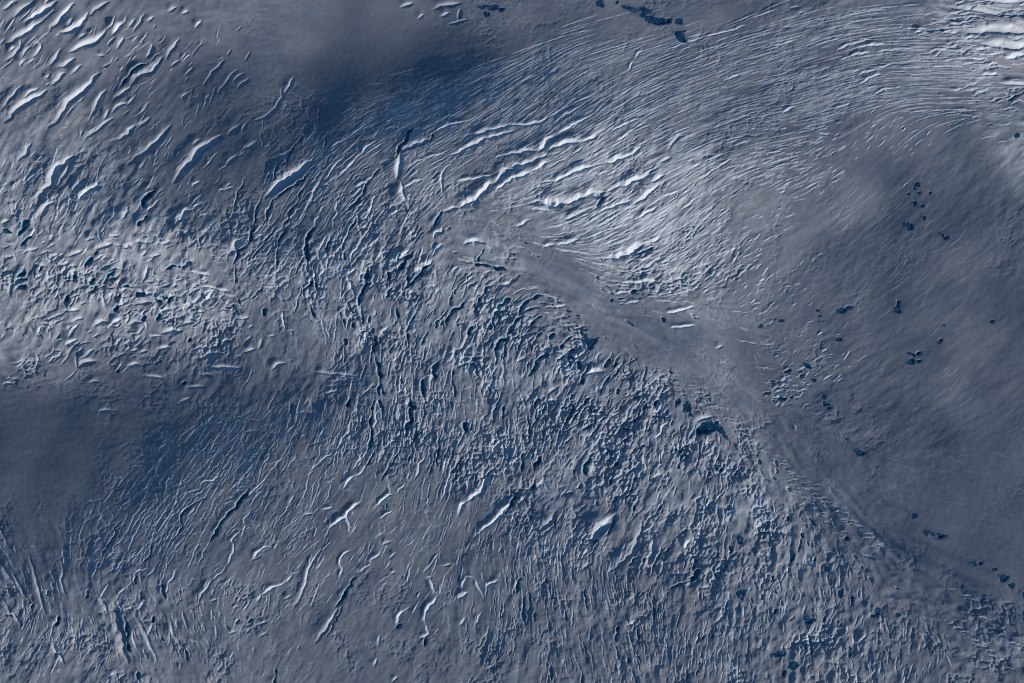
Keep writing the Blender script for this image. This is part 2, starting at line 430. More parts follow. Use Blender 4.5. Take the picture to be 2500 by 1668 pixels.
exec_trace = r'''
@A1
S30 0 60 100 0
S40 70 110 150 50 220 0
M45 160 140 240 90 310 40 370 0
S42 30 300 100 245 190 195 240 150 280 130
S40 320 200 350 160 420 100 470 30 490 15
S25 440 170 485 115
M42 400 205 470 200 540 150 580 80
S30 590 95 650 40 730 0
S25 200 385 240 350 262 310 240 280
S30 20 410 80 360 130 310 125 270
M45 465 340 510 310 600 285 670 240 705 195
S26 520 255 575 222
M48 755 220 790 180 822 140
D26 720 300 770 245
S30 775 320 810 290 828 245
S32 855 175 910 118
D25 900 200 940 150 970 85
S25 985 130 1035 105
S25 1130 65 1190 35
S20 1225 82 1275 62
S25 1320 180 1365 130
D38 985 380 1025 335 1020 290
K22 800 590 860 510 940 450 1000 420
S44 870 580 930 500 1020 470 1090 380
S36 760 670 830 620 875 590
S30 1120 390 1160 310 1210 255
D26 1160 440 1210 400
D42 1260 500 1305 455
D32 1380 570 1440 490 1520 400
D26 1480 630 1560 520 1610 470
D26 1590 540 1660 495
D26 1620 590 1690 530
S25 1225 665 1270 630
S20 1390 680 1420 640
S48 320 860 400 780 440 700 520 640 600 560 660 490
S34 610 780 650 690 705 605
S36 330 570 380 530 425 490
S22 460 500 545 435
S30 290 530 325 500
S36 120 445 165 405
S32 640 360 692 372
S36 375 450 440 430 492 390
S30 320 440 360 400 400 330
S25 0 760 40 690 110 610 140 580
S22 140 670 190 620 250 595
S48 20 830 100 750 180 690 300 610
S26 690 810 735 740
S28 750 760 790 715 850 695
S30 560 950 660 860 760 800
S36 780 950 850 905 910 850
S30 920 870 960 840 1012 798
S42 870 1110 950 1050 1050 970 1130 880 1150 850
S62 1180 1240 1260 1140 1340 1040 1420 980 1492 928
S28 1308 990 1358 950
S46 1555 915 1600 880 1632 848
D25 1650 890 1682 840
S26 1665 1006 1730 985 1748 960
S28 1540 1130 1612 1064
S60 250 1380 330 1250 400 1130 480 1070
S30 380 1280 440 1180 500 1090
B40 540 1370 590 1310 690 1270
B30 490 1310 560 1230
B40 830 1500 870 1410
K30 960 1440 990 1350 1060 1300
C25 1000 1440 1090 1360
K30 935 1545 1000 1470
B35 1200 1540 1260 1450 1370 1390
B28 1310 1270 1362 1245
B28 1490 1300 1590 1280
B24 1495 1165 1545 1138
K11 1580 1530 1600 1420 1630 1300 1680 1210
K13 1730 1560 1760 1420 1792 1330
S50 0 1525 55 1508
K30 145 1565 200 1510
S36 250 1480 310 1410 362 1384
S36 115 1095 170 1050 200 980
@A2
M66 85 1335 190 1240 290 1180 392 1105
K14 60 1555 110 1390 190 1320 290 1265 360 1205 425 1115
C12 75 1280 85 1210 130 1150 160 1090
S30 155 1095 235 1032
K14 195 1130 240 1060 290 980 340 920
K12 130 1235 155 1130
K10 480 1020 490 940 535 880
D26 0 820 80 800 150 730 190 650 180 600
S26 200 632 240 580 262 520
S27 445 712 505 668
K9 440 835 446 740
K9 55 865 60 785
K9 62 1005 40 900
K14 200 1560 250 1450 300 1370 330 1290
C15 380 1390 400 1310 470 1270 520 1190 580 1110 650 1050
S28 395 1355 440 1260 468 1215
C17 420 1560 440 1480 490 1410
C17 230 1560 260 1490 320 1430
C17 540 1560 560 1480 580 1390 630 1290
K16 600 1470 690 1400 740 1340 760 1260 820 1200 862 1150
B14 690 1290 740 1260 810 1210
B17 560 1230 640 1160 700 1090 760 1020 855 960
C8 350 980 420 890 440 840
B10 480 1060 570 980 660 930 740 870 830 810 890 760
B9 890 760 980 740 1080 690
B11 800 970 880 850 960 810 1045 785
S26 818 940 850 918
K19 965 1085 1000 1000 1050 930 1082 860
M38 1005 1035 1090 990 1205 958
K14 1203 970 1222 915
B17 1220 912 1310 875 1380 850 1480 830
M46 1002 1055 990 1140 978 1222
M32 1008 1250 1012 1330 1042 1385
M36 865 1115 935 1098
C20 780 1540 800 1420 850 1330
B10 1030 1170 1100 1110 1200 1080 1310 1050
B9 1010 1300 1100 1240 1200 1210
B10 1030 1290 1060 1270 1150 1225
B28 1330 1070 1430 1030 1500 990 1580 960 1680 930 1790 900
B26 1410 980 1450 940 1560 910 1680 880 1790 850
B44 1290 1450 1420 1410 1500 1370 1580 1300 1660 1240 1720 1180 1800 1135
K20 1225 1545 1290 1440
B22 1650 1082 1800 1050
B16 1380 1240 1480 1230 1600 1210 1650 1190
C18 1290 1330 1290 1200 1330 1130 1370 1090
B14 920 1480 1000 1440
B20 1650 1310 1720 1250 1800 1215
S30 1000 42 1085 18
S36 1225 52 1310 30 1405 18
D30 1400 130 1412 60
S24 1270 105 1335 88
S24 1118 122 1162 95
D22 1330 165 1460 130
@A3
B20 0 870 60 860 150 860 200 850 250 830 320 780
B38 0 1060 90 1050 190 1040 250 1000 340 930
B18 340 930 420 880 520 820
B32 20 1150 110 1120 200 1090 270 1060
B30 270 1040 380 985 470 975 530 975 625 928
B26 0 1230 90 1210 160 1180 280 1110
B24 200 1260 330 1240 460 1170 560 1140 660 1120
B26 650 1125 760 1090 850 1050 940 990
B50 130 1400 300 1390 420 1380 560 1340 680 1310
B30 680 1310 790 1270 880 1230 980 1190
K20 600 1412 650 1370 702 1328
B20 160 1432 350 1440
B24 380 1500 480 1470 545 1438
B34 60 1545 165 1500
B18 540 1510 640 1440 740 1400 860 1370
M32 865 1395 950 1330 1032 1258
M30 975 1245 1065 1198
S30 1080 1035 1130 960 1192 928
S26 1025 1112 1115 1078
B9 1045 362 1150 320 1250 285 1400 240 1560 200 1700 150
B13 820 490 860 420 900 360 940 350
B11 1470 555 1590 510
B12 400 910 560 800 700 690
B12 260 830 400 740 580 650
B11 300 860 430 770 560 700
B11 700 910 820 840 960 800
B13 850 1510 960 1450 1060 1400
B11 720 990 840 900 930 840
B10 980 1400 1080 1340 1180 1300
B10 1180 1440 1290 1360
@A4
P40 1250 65 1450 80 1550 110 1660 88
P34 1330 0 1480 5 1620 25 1792 20
P66 1390 232 1500 215 1640 208 1830 222
P60 1480 305 1620 310 1700 330 1840 305
P28 1610 572 1830 582
B32 1650 412 1790 380
K15 1665 692 1740 650 1830 622
C12 1600 460 1690 470
B12 1460 378 1600 390
B12 1390 410 1520 420
B12 1440 350 1560 340
B16 1490 520 1600 510
B14 1650 640 1740 690 1830 720
B18 1210 240 1320 238
B24 1020 235 1075 238
S26 185 66 245 60
S20 240 100 275 92
S24 135 195 188 190
B13 660 590 740 530 810 515
B13 640 520 780 480 880 450
B12 520 420 640 380 750 370
B12 600 330 680 290 790 285
B12 500 360 600 310 700 270
B14 600 350 720 325 850 315
B12 760 655 860 610 960 605
B10 0 335 120 310 220 285
B14 135 775 180 750 230 738
@B1
K24 110 80 180 0
S30 575 98 640 88
S36 640 165 690 135 760 125
K26 635 200 660 175
K24 570 290 625 215
S26 140 190 250 155
S34 10 215 80 210
K24 250 320 275 285
K26 85 385 155 295
S26 390 270 460 255
K26 490 390 510 340
K24 600 405 630 355
K20 690 400 775 305
K24 470 470 488 445
K24 435 525 455 480
S28 800 450 860 430
S30 950 475 1030 465
S34 895 540 960 520 1025 525
K26 785 500 810 470
K28 765 590 785 540
S36 785 605 805 570
S28 400 585 470 570 520 580
S34 485 645 550 630
S34 620 690 660 660 715 660
S32 850 685 900 660 950 660
S28 1070 600 1110 575 1160 575
K26 1050 650 1080 600
S30 1215 680 1255 662 1305 662
S40 1080 740 1150 722 1225 725
K22 1130 535 1160 490
S30 1165 455 1210 445
S28 1090 120 1155 115
S40 1010 215 1085 200
S26 745 75 805 68
S30 1420 765 1480 750
K20 1475 830 1485 770
S30 1050 850 1100 832 1150 838
K26 1265 800 1290 770
S40 515 970 545 940 630 930
S34 850 965 900 950 945 955
S38 1320 930 1350 905 1400 885 1480 868
S24 590 1078 655 1068
S24 975 1025 1100 1050
S22 1260 1108 1385 1108
S30 1390 965 1500 975 1630 975
S26 1370 1020 1440 1035
K26 1230 1095 1255 1070
S28 1210 1225 1290 1185
S34 665 1272 745 1272
S34 5 1085 60 1080
K22 780 1010 795 985
K22 960 1010 975 990
S22 775 888 830 878
S22 870 858 920 850
S24 930 870 985 862
S24 1600 640 1690 630
S26 1650 865 1730 850
S50 1570 200 1600 150 1640 100
K19 1590 262 1640 160 1690 130 1740 0
K13 1600 400 1602 280
K18 1715 500 1792 420
K14 1638 555 1615 505
B16 1260 305 1440 345
B16 1335 400 1450 430 1570 460
K22 1125 300 1165 270 1230 285
C16 1370 140 1415 70
S30 960 390 990 330 1000 280
S26 440 210 560 170
S22 1040 60 1130 120
S22 700 560 690 480
@B2
K16 150 300 160 170 190 80 225 0
C14 60 190 110 130 160 60 205 0
K27 366 325 365 240 360 160 370 100 425 0
K20 340 500 350 430 402 370
K15 432 440 425 380 405 280
C18 452 245 440 190 510 60
C17 540 240 600 150 640 80 690 0
C17 660 262 680 190 760 90
K14 620 240 612 180
K27 772 375 760 320 782 298
K27 915 385 918 318
K24 1030 465 1052 345
K26 980 315 1050 222 1085 178
B26 915 292 990 228 1072 172
K26 1050 412 1120 350 1225 258
B30 1105 335 1160 278 1225 235
K25 718 545 730 470 760 420 802 400
C22 692 485 650 390 640 335
K20 908 495 942 428
K20 1042 520 1030 470
K17 980 645 970 558
K23 1318 685 1330 600 1410 570 1452 508
K21 1538 535 1570 470 1612 415
K21 1660 585 1700 540 1755 498
K17 1640 725 1640 620 1670 580
K29 1468 755 1492 688
K27 1650 955 1660 850 1690 800 1740 760 1770 680
K26 780 668 790 615
C24 742 620 735 545
K15 622 705 610 640
K23 822 875 832 780 810 700
K15 930 892 940 830 1002 798
C15 880 762 890 710 925 688
K19 1055 805 1050 735
K23 850 1165 862 1060 850 980 830 900
K22 888 1165 866 1080
K25 800 1265 822 1195
K21 876 1335 870 1240 850 1190
K21 768 1562 800 1460 800 1350 806 1260
C14 820 1400 840 1330 846 1268
C12 1040 1165 1034 1100
K25 1160 1185 1140 1110 1152 1048
K14 1182 1225 1165 1170
K27 1060 1335 1082 1250 1060 1180
K25 1038 1455 1060 1370 1082 1310
K17 1102 1475 1100 1390 1122 1340
K21 1236 1065 1230 980 1262 925
K13 1382 1185 1360 1080 1362 968
K36 635 1245 655 1185
D28 738 1165 795 1118
K13 255 1295 245 1218
C14 230 1425 290 1335 302 1258
C13 500 1285 495 1215
C16 560 1562 600 1480 650 1420 670 1320 692 1268
C14 440 1462 480 1400 490 1320
C12 660 1432 690 1330
K10 742 1392 735 1308
K29 1450 1425 1452 1345
K19 1700 1325 1716 1228
K14 1480 1405 1492 1348
M42 1620 1545 1690 1478
S24 108 992 140 955 205 944
S20 385 998 540 1020 695 1032
S20 535 1075 605 1058
S20 775 1112 832 1098
S20 475 1152 565 1138
S38 18 848 50 775
K20 72 620 64 565
C21 262 755 225 700 200 650 185 578
K19 412 635 385 555
C15 522 765 490 708
K17 622 825 608 775
C22 1230 90 1280 30 1310 0
B34 1430 130 1500 110 1585 120
K15 1530 250 1570 160
C20 1360 330 1400 290
C20 1410 440 1450 380 1500 350
C18 640 340 700 300
@B3
B46 645 242 720 220 800 200 870 170 940 130
B24 935 132 1045 88
K14 838 225 920 185 1005 148
B24 235 152 330 130 420 120 502 78
B16 750 396 850 390 1055 378
B16 718 468 865 458
B14 758 542 905 518
K20 975 432 1010 420
B16 1055 602 1150 590 1285 558
B14 1115 702 1295 688
S22 1425 842 1475 828
K20 65 625 100 550 160 500 245 478
K23 0 745 30 680 100 620
K20 130 1035 190 960 210 920 275 868
K18 150 692 180 640 232 618
K18 288 782 322 738
K22 358 845 400 780 442 758
K20 500 985 490 928
K30 502 1085 520 1045
B26 512 1030 540 1008 655 998
K20 658 975 702 918
K22 720 1030 762 978
K20 682 1080 690 1035
D28 1035 1178 1102 1128
K20 518 1235 562 1178
K20 188 1255 212 1178
K20 580 1275 635 1238
K22 730 970 745 930
K20 840 455 880 445
K18 700 520 720 505
K20 1000 1240 1020 1200
S30 1280 1345 1340 1320 1400 1310
B14 330 560 400 545
S30 270 1150 330 1110
S34 60 930 130 900
@C1
C11 780 470 840 370 920 310 1000 250 1040 180 1110 150
C9 620 740 650 640 720 550 780 450
K12 650 835 690 740 740 650 790 560 790 510 832 458
C11 700 765 770 700 790 640 850 580 880 520 920 440 960 380 1010 318
C12 830 765 870 680 920 580 960 480 1000 400
C10 770 832 850 740 960 690 992 628
K13 980 752 1030 700 1042 608
C10 1080 692 1130 620 1162 558
K15 1180 602 1240 520 1220 450 1270 390 1340 340 1402 318
C15 1220 372 1240 320 1290 280 1360 270 1370 210 1440 200 1532 148
C13 1280 792 1330 660 1382 588
K28 1430 605 1480 520 1540 440 1610 360 1650 310 1682 248
C10 1340 792 1380 700 1422 618
C18 1440 870 1510 820 1570 740 1590 660 1580 600 1640 530 1660 450 1712 388
S30 1345 1005 1400 930 1445 865
C11 1060 952 1110 870 1140 760 1152 698
C15 1130 952 1170 870 1202 788
C14 790 1012 830 950 880 900 930 860 950 800 1032 788
C11 968 922 1010 850 1080 770 1102 718
C10 845 1068 920 1038
T92 785 1030 800 1130 820 1230 850 1350 885 1410
K28 852 1100 875 1200 893 1345
S38 675 965 715 1020 742 1085
D32 428 735 450 800 430 870 462 955
S42 5 750 70 850 130 900
D44 150 900 190 980
S15 38 555 72 625
S13 108 635 128 682
S36 98 825 152 925
S32 208 695 250 820 280 950 322 1085
K26 385 1175 412 1105
K24 235 1075 245 1025
S36 38 995 80 1080 162 1175
S40 325 1275 370 1310 445 1425
S32 928 1098 980 1200 1030 1300 1072 1405
K15 972 995 968 935
B30 955 1065 995 1015
K24 1048 1150 1055 1100
S20 1005 1240 1050 1150
S28 1165 1145 1192 1235
D30 1248 1075 1285 1185
K18 1282 1405 1270 1325
K24 935 1545 942 1475
S22 1555 1215 1600 1205
S20 1672 1218 1705 1188
S18 1435 1002 1475 990
S18 1580 1052 1620 1035
S22 1700 740 1767 700
K16 600 990 612 930
B14 690 1000 760 880
K18 935 890 945 830
@C2
B25 600 262 650 200 720 150 760 90
K18 755 100 805 15
C13 660 152 700 80 755 0
C12 340 342 370 180 425 80
C14 370 152 450 80 555 0
C11 30 205 60 110 122 18
C11 60 225 120 130 190 60 222 18
C10 180 162 230 100 292 38
C11 0 332 40 290 82 258
K20 858 205 910 130 940 70 972 18
C18 968 295 1020 230 1042 148
C24 1078 205 1110 130 1152 48
K19 1178 165 1210 80 1216 15
C15 1228 375 1280 300 1310 200 1332 78
C16 1430 305 1450 200 1482 58
B44 1380 442 1420 360 1500 310 1550 250 1592 138
K18 1545 300 1600 130
B30 1468 602 1530 550 1620 480 1690 400 1775 315
K14 1690 440 1775 330
C12 1428 695 1462 618
B28 480 582 530 500 620 450 680 380 722 328
B20 465 402 535 384
B16 600 418 650 500 640 565
B20 798 402 830 370 880 320 935 298
B10 920 292 905 218
K12 892 408 896 350
B14 848 465 935 408
S38 418 1282 470 1220 520 1150 570 1060
K32 555 1045 590 1010 640 920 692 848
K14 500 1250 560 1130 600 1040
S26 268 1062 320 980 360 880 365 810 400 740 462 658
B22 58 965 140 920 220 880 272 828
B24 0 722 60 660 132 638
S20 208 995 262 974
S22 698 822 785 772
S18 768 752 862 688
S24 865 632 920 612
S20 912 728 962 688
S18 920 825 955 818
B14 552 912 600 800 580 730 662 658
B26 1160 850 1200 870 1215 940 1262 970
B24 1255 970 1180 1050 1145 1130 1170 1200 1192 1240
S28 1118 1255 1185 1228
K24 1150 1312 1162 1250
B26 958 1165 1000 1090 1055 1056
K20 960 1190 995 1165
B28 1378 1005 1445 955
B15 1402 980 1410 900 1440 840 1500 880 1562 1002
S28 1388 1178 1425 1125
S26 1498 1165 1535 1095
S20 838 1315 852 1235
S28 815 1440 835 1390
S24 935 1540 975 1510
B24 1565 915 1645 875
K14 1640 1405 1652 1325
C14 1658 1165 1692 1065
K24 150 1560 158 1450
S20 1258 778 1335 768
S20 335 435 395 425
S24 232 370 272 305
S26 30 1010 60 960
S22 40 1160 95 1140
S22 50 1240 100 1215
@C3
K18 95 145 100 15
K31 180 135 190 70 222 38
K23 532 175 510 110 540 60 582 15
K31 718 118 742 75
K24 0 395 62 308
K23 160 265 182 195
S38 225 535 290 480 322 418
K11 228 562 310 520 332 438
M62 562 605 620 530 690 480 722 435
K17 655 578 710 520 732 448
K14 560 662 612 598
C12 378 652 440 580 492 518
S36 675 815 780 750 840 670 890 560 902 478
K15 815 775 882 698
S42 915 795 970 730 980 640 982 558
K15 978 805 1020 720 1032 638
K30 1252 795 1278 735
K30 1225 865 1290 825 1295 795
K12 1085 932 1200 890 1255 858
K18 838 445 852 368
S32 495 802 565 758
K16 1502 695 1488 635
S42 1300 925 1360 915
D24 930 985 945 955
K17 112 1165 100 1060 112 978
K14 180 1150 185 1085
K14 402 1145 388 1078
K18 728 1285 742 1178
K19 882 1275 868 1198
K14 832 1305 820 1208
K13 288 1215 274 1158
K14 500 1565 502 1475
K14 292 1545 290 1438
K13 555 1275 562 1188
S26 795 1178 865 1148
B30 1190 660 1240 600
K14 1075 690 1085 650
K20 60 960 90 860
S24 1400 1160 1480 1080
'''

feats = []        # dict(kind, W, pts)
tile = None
for line in exec_trace.strip().splitlines():
    if line[0] == '@':
        tile = TILE[line[1:]]
        continue
    a = line.split()
    v = np.array([float(q) for q in a[1:]]).reshape(-1, 2)
    p = np.array(tile[:2]) + v * tile[2]
    wf = .8 if tile[0] <= 620 and tile[1] == 1100 else 1.0
    feats.append(dict(kind=a[0][0], W=float(a[0][1:]) * tile[2] * wf, p=p))
for k, f in enumerate(feats):
    # a near-level trough keeps the sun in it, so it is cut a little deeper
    stroke(f['p'], f['W'] * (1.35 if f['kind'] in 'SM' else 1.15) + .4, f['kind'], k + 1,
           *((rng.uniform(.75, 1.1), rng.uniform(.5, 1)) if f['kind'] == 'S' and f['W'] < 17 else (1, 1)))
print('traced', len(feats), time.time() - T0)
taken = blur((label > 0).astype(np.float32), 2.5)
patchy = noise(16.0) + .6 * noise(6.0)      # where the ice is more and where it is less broken
patchy /= patchy.std()

# fields of small cracks: cx, cy, rx, ry, turn, count, angle ('f' = along the flow) , spread, length, width, kinds
FIELDS = [
 (1180,250,260,70,25,700,'f',2,(50,240),(1.7,3.2),'LLLL'),
 (1450,230,230,110,15,1500,'f',2,(40,230),(1.7,3.6),'LLLL'),
 (1750,250,260,150,5,1100,'f',3,(24,160),(1.7,3.6),'LLLB'),
 (2080,160,260,110,-5,1500,'f',2,(40,240),(1.7,4.0),'LLLL'),
 (2050,300,200,130,0,340,'f',10,(8,40),(2.0,5.0),'LBS'),
 (1600,480,230,140,30,1100,'f',4,(24,130),(2.0,5.5),'LLBC'),
 (1450,420,200,120,28,560,'f',4,(24,110),(2.0,4.6),'LLLC'),
 (1680,640,170,90,25,460,'f',8,(12,60),(2.5,6.5),'LBCS'),
 (1560,680,170,60,15,200,'f',12,(8,26),(3,7),'BBKS'),
 (1850,700,120,140,45,130,'f',14,(8,32),(2.2,5),'LLS'),
 (1900,420,160,110,20,360,'f',8,(10,60),(1.8,4),'LLB'),
 (1050,420,200,110,32,260,'f',6,(30,150),(1.8,4.2),'LLB'),
 (880,330,200,80,30,240,'f',6,(40,180),(1.8,3.6),'LLC'),
 (760,520,170,110,50,260,'f',6,(40,170),(2.2,6.0),'LCCK'),
 (980,560,170,90,50,220,'f',9,(20,90),(2.5,6.5),'CCKB'),
 (560,650,240,100,10,200,-6,10,(18,80),(1.6,3.4),'L'),
 (900,760,160,140,0,110,'f',14,(20,80),(3,9),'CKKB'),
 (1120,720,220,130,20,190,'f',12,(20,90),(3,10),'CKKB'),
 (1200,900,240,150,20,190,'f',14,(16,80),(3,10),'CKKB'),
 (1450,950,230,140,25,190,'f',16,(12,60),(3,11),'CKKD'),
 (1250,1080,240,100,10,320,'f',8,(24,110),(2.5,8),'CKKB'),
 (1050,1030,220,100,0,260,'f',6,(24,120),(2.2,6),'CKL'),
 (1180,1040,300,120,0,260,0,12,(10,40),(1.6,3.0),'L'),
 (1600,1130,220,140,20,260,'f',18,(10,50),(3,10),'CKKD'),
 (1800,1250,200,170,40,260,'f',18,(10,44),(3,10),'CKDS'),
 (1950,1450,220,170,40,300,'f',16,(10,40),(4,12),'DKSD'),
 (2200,1600,240,100,30,160,'f',14,(12,38),(4,11),'DS'),
 (1450,1500,260,130,0,1000,'f',5,(16,80),(2.0,5.5),'CKKC'),
 (1350,1350,180,90,0,320,'f',7,(20,100),(2.0,5),'CKL'),
 (1650,1590,220,90,0,380,'f',8,(14,60),(2.5,6.5),'CKCD'),
 (480,1180,200,120,35,150,'f',9,(40,170),(2.4,5.2),'CCL'),
 (360,1330,170,110,40,120,'f',9,(30,130),(2.4,5.0),'CCL'),
 (480,1230,260,160,20,150,10,12,(8,34),(1.4,2.6),'L'),
 (760,1130,200,90,0,280,'f',6,(30,130),(1.8,5),'CLC'),
 (900,1070,180,70,0,220,'f',6,(30,120),(1.8,5),'CKC'),
 (640,1060,160,60,10,160,'f',7,(24,110),(1.8,4),'CLC'),
 (760,1330,220,120,0,320,'f',14,(12,80),(1.8,4.6),'LCBC'),
 (1000,1250,180,120,0,130,'f',9,(14,90),(1.6,4),'LC'),
 (1100,1450,160,110,0,150,'f',16,(10,60),(1.8,4.6),'LCB'),
 (520,1500,200,110,0,190,'f',18,(10,46),(2,6.5),'BCSD'),
 (300,1530,260,110,0,240,'f',14,(12,60),(2.5,7.5),'SCKD'),
 (120,1560,130,90,0,220,'f',8,(14,70),(2.0,4.5),'LCC'),
 (130,1380,120,80,0,60,'f',9,(20,80),(3,8),'SDC'),
 (130,500,160,110,0,240,'f',12,(14,80),(2.0,6.5),'LBSS'),
 (200,380,240,60,0,160,'f',22,(8,40),(1.6,3.4),'L'),
 (230,690,240,130,0,330,30,34,(12,44),(5,14),'SSSSKB'),
 (440,790,190,100,0,200,22,30,(10,36),(4,12),'SSSSKB'),
 (120,830,130,70,0,90,40,40,(14,44),(6,15),'SSD'),
 (120,80,180,110,0,90,48,9,(16,64),(4,11),'SSD'),
 (330,200,240,130,20,150,48,12,(10,50),(3,9),'SD'),
 (420,430,200,90,20,80,50,12,(10,50),(3,9),'SDL'),
 (2400,80,120,90,0,300,3,8,(14,90),(2.5,7),'LLBK'),
 (2420,250,100,70,0,90,8,12,(12,46),(2.5,6),'LBC'),
 (2150,1080,250,200,40,200,'f',14,(12,60),(2.5,6),'WWW'),
 (2150,600,220,200,40,260,'f',9,(16,80),(2.2,5),'WWW'),
 (1950,900,150,110,40,170,'f',14,(8,36),(2.5,6),'WSL'),
 (1920,950,60,35,40,60,15,20,(8,24),(4,9),'BBK'),
]
OCC = 5.5
occ = np.zeros((int((GH + 80) / OCC) + 2, int((GW + 80) / OCC) + 2), bool)


def streamline(x, y, half, dev):
    pts = []
    for sgn in (-1, 1):
        px, py, run = x, y, []
        for _ in range(max(1, int(half / 7))):
            i = min(max(int((py - Y0) / STEP), 0), NY - 1); j = min(max(int((px - X0) / STEP), 0), NX - 1)
            th = float(ANG[i, j]) + dev
            dx, dy = math.cos(th) * sgn, -math.sin(th) * sgn
            if run and (dx * ld[0] + dy * ld[1]) < 0:
                dx, dy = -dx, -dy
            ld = (dx, dy)
            px += 7 * dx; py += 7 * dy
            run.append((px, py))
        pts = (run[::-1] + [(x, y)]) if sgn < 0 else pts + run
    return pts


for (fx, fy, rx, ry, tn, n, ang, spread, ln, wd, kinds) in FIELDS:
    ca, sa = math.cos(math.radians(tn)), -math.sin(math.radians(tn))
    for _ in range(n):
        r = math.sqrt(rng.uniform()) * (1 + .25 * rng.standard_normal())
        a = rng.uniform(0, 2 * math.pi)
        u, v = r * rx * math.cos(a), r * ry * math.sin(a)
        x, y = fx + u * ca - v * sa, fy + u * sa + v * ca
        i, j = int((y - Y0) / STEP), int((x - X0) / STEP)
        if not (0 <= i < NY and 0 <= j < NX):
            continue
        if taken[i, j] > .12 and rng.uniform() < .85:
            continue
        if patchy[i, j] < rng.normal(-.7, .6):
            continue
        kd = kinds[rng.integers(len(kinds))]
        if kd != 'W' and band[i, j] > .35 and rng.uniform() < .93:
            continue
        Ls = rng.uniform() ** 1.5 * (ln[1] - ln[0]) + ln[0]
        W = (rng.uniform() ** 2.2 * (wd[1] - wd[0]) + wd[0]) * .9
        if ang == 'f' and kd in 'LCKB':
            oi, oj = int((y - Y0) / OCC), int((x - X0) / OCC)
            if occ[oi, oj]:
                continue
            pts = streamline(x, y, Ls * .5, math.radians(rng.normal(0, spread)))
            for px, py in pts:
                oi, oj = int((py - Y0) / OCC), int((px - X0) / OCC)
                if 0 <= oi < occ.shape[0] and 0 <= oj < occ.shape[1]:
                    occ[oi, oj] = True
        else:
            th = float(ANG[i, j]) if ang == 'f' else math.radians(ang)
            th += math.radians(rng.normal(0, spread))
            bend = rng.normal(0, .08)
            pts = [(x + Ls * q * math.cos(th) - bend * Ls * (abs(q) * 2) * math.sin(th),
                    y - Ls * q * math.sin(th) - bend * Ls * (abs(q) * 2) * math.cos(th)) for q in (-.5, 0, .5)]
        stroke(pts, W, kd, -1, rng.uniform(.45, 1.1) * (.22 if kd == 'W' else 1), rng.uniform(.4, 1))

# washboard of short arcs down the shear band
for (x0, y0, x1, y1, n, L_, W_) in ((1875,1105,2175,1350,40,30,5.0),(1930,1180,2075,1330,22,26,4.5),(1700,950,1880,1110,26,24,4.5),
                                    (1640,930,1760,1040,18,22,4.5),(2340,1440,2480,1580,10,34,7.0),(2330,1520,2470,1640,9,36,8.0)):
    for k in range(n):
        f_ = (k + rng.uniform(-.3, .3)) / n
        x, y = x0 + (x1 - x0) * f_ + rng.normal(0, 7), y0 + (y1 - y0) * f_ + rng.normal(0, 5)
        th = math.radians(-14 + rng.normal(0, 7)); L = L_ * rng.uniform(.5, 1)
        stroke([(x - L / 2 * math.cos(th), y + L / 2 * math.sin(th) + 2), (x, y - 2), (x + L / 2 * math.cos(th), y - L / 2 * math.sin(th) + 3)],
               W_ * rng.uniform(.6, 1.2), 'W', -1, rng.uniform(.8, 1.6), 1.4)
print('fields', time.time() - T0)

# ------------------------------------------------------------------ final relief
SOFT = [(100,60,.5),(300,150,.35),(150,300,.5),(100,550,.9),(250,650,1),(120,780,1),(400,720,.8),(450,820,.7),(300,850,.5),(600,800,.4),(150,920,.15),(600,300,.1),(900,150,.02),(700,500,.1),
(800,700,.2),(1200,700,.1),(1500,400,.1),(2000,300,.1),(2200,700,.15),(1800,800,.1),(1600,1100,.3),(1900,1350,.7),(2050,1500,.9),(2300,1600,.8),(1700,1350,.5),(1500,1250,.3),(1300,1300,.1),(900,1300,.1),(600,1350,.15),
(300,1550,.6),(100,1500,.5),(100,1150,.03),(400,1100,.05),(1000,950,.2),(1000,1550,.2),(1500,1550,.3),(2400,1300,.1),(2100,1100,.2)]
cx, cy, (q_,) = fields(SOFT, 60.0)
soft = np.clip(upsample(cx, cy, q_), 0, 1)
hum = .75 * (1 - 2 * np.abs(lic(noise(4.2), 5, 1.5))) + .6 * streak_mid + .5 * lump
wisp = lic(noise(2.3), 30, 2.6)
h = base + .55 * noise(20.0) + soft * .38 * hum + band * (.42 * wisp + .25 * streak_mid) + grain * (.12 * streak_fine + .22 * streak_mid) + (.15 + .5 * grain) * .5 * streak_big + grain ** 2 * .22 * lump + (.028 + .05 * grain) * rough_a
for rm, sg_ in zip(rims, RIM_SIG):
    levee += blur(rm, sg_)
h = h + carve + levee + blocks * np.where(label > 0, .55, 1) + np.where(label > 0, .3, 1) * plates
h = h.astype(np.float32)

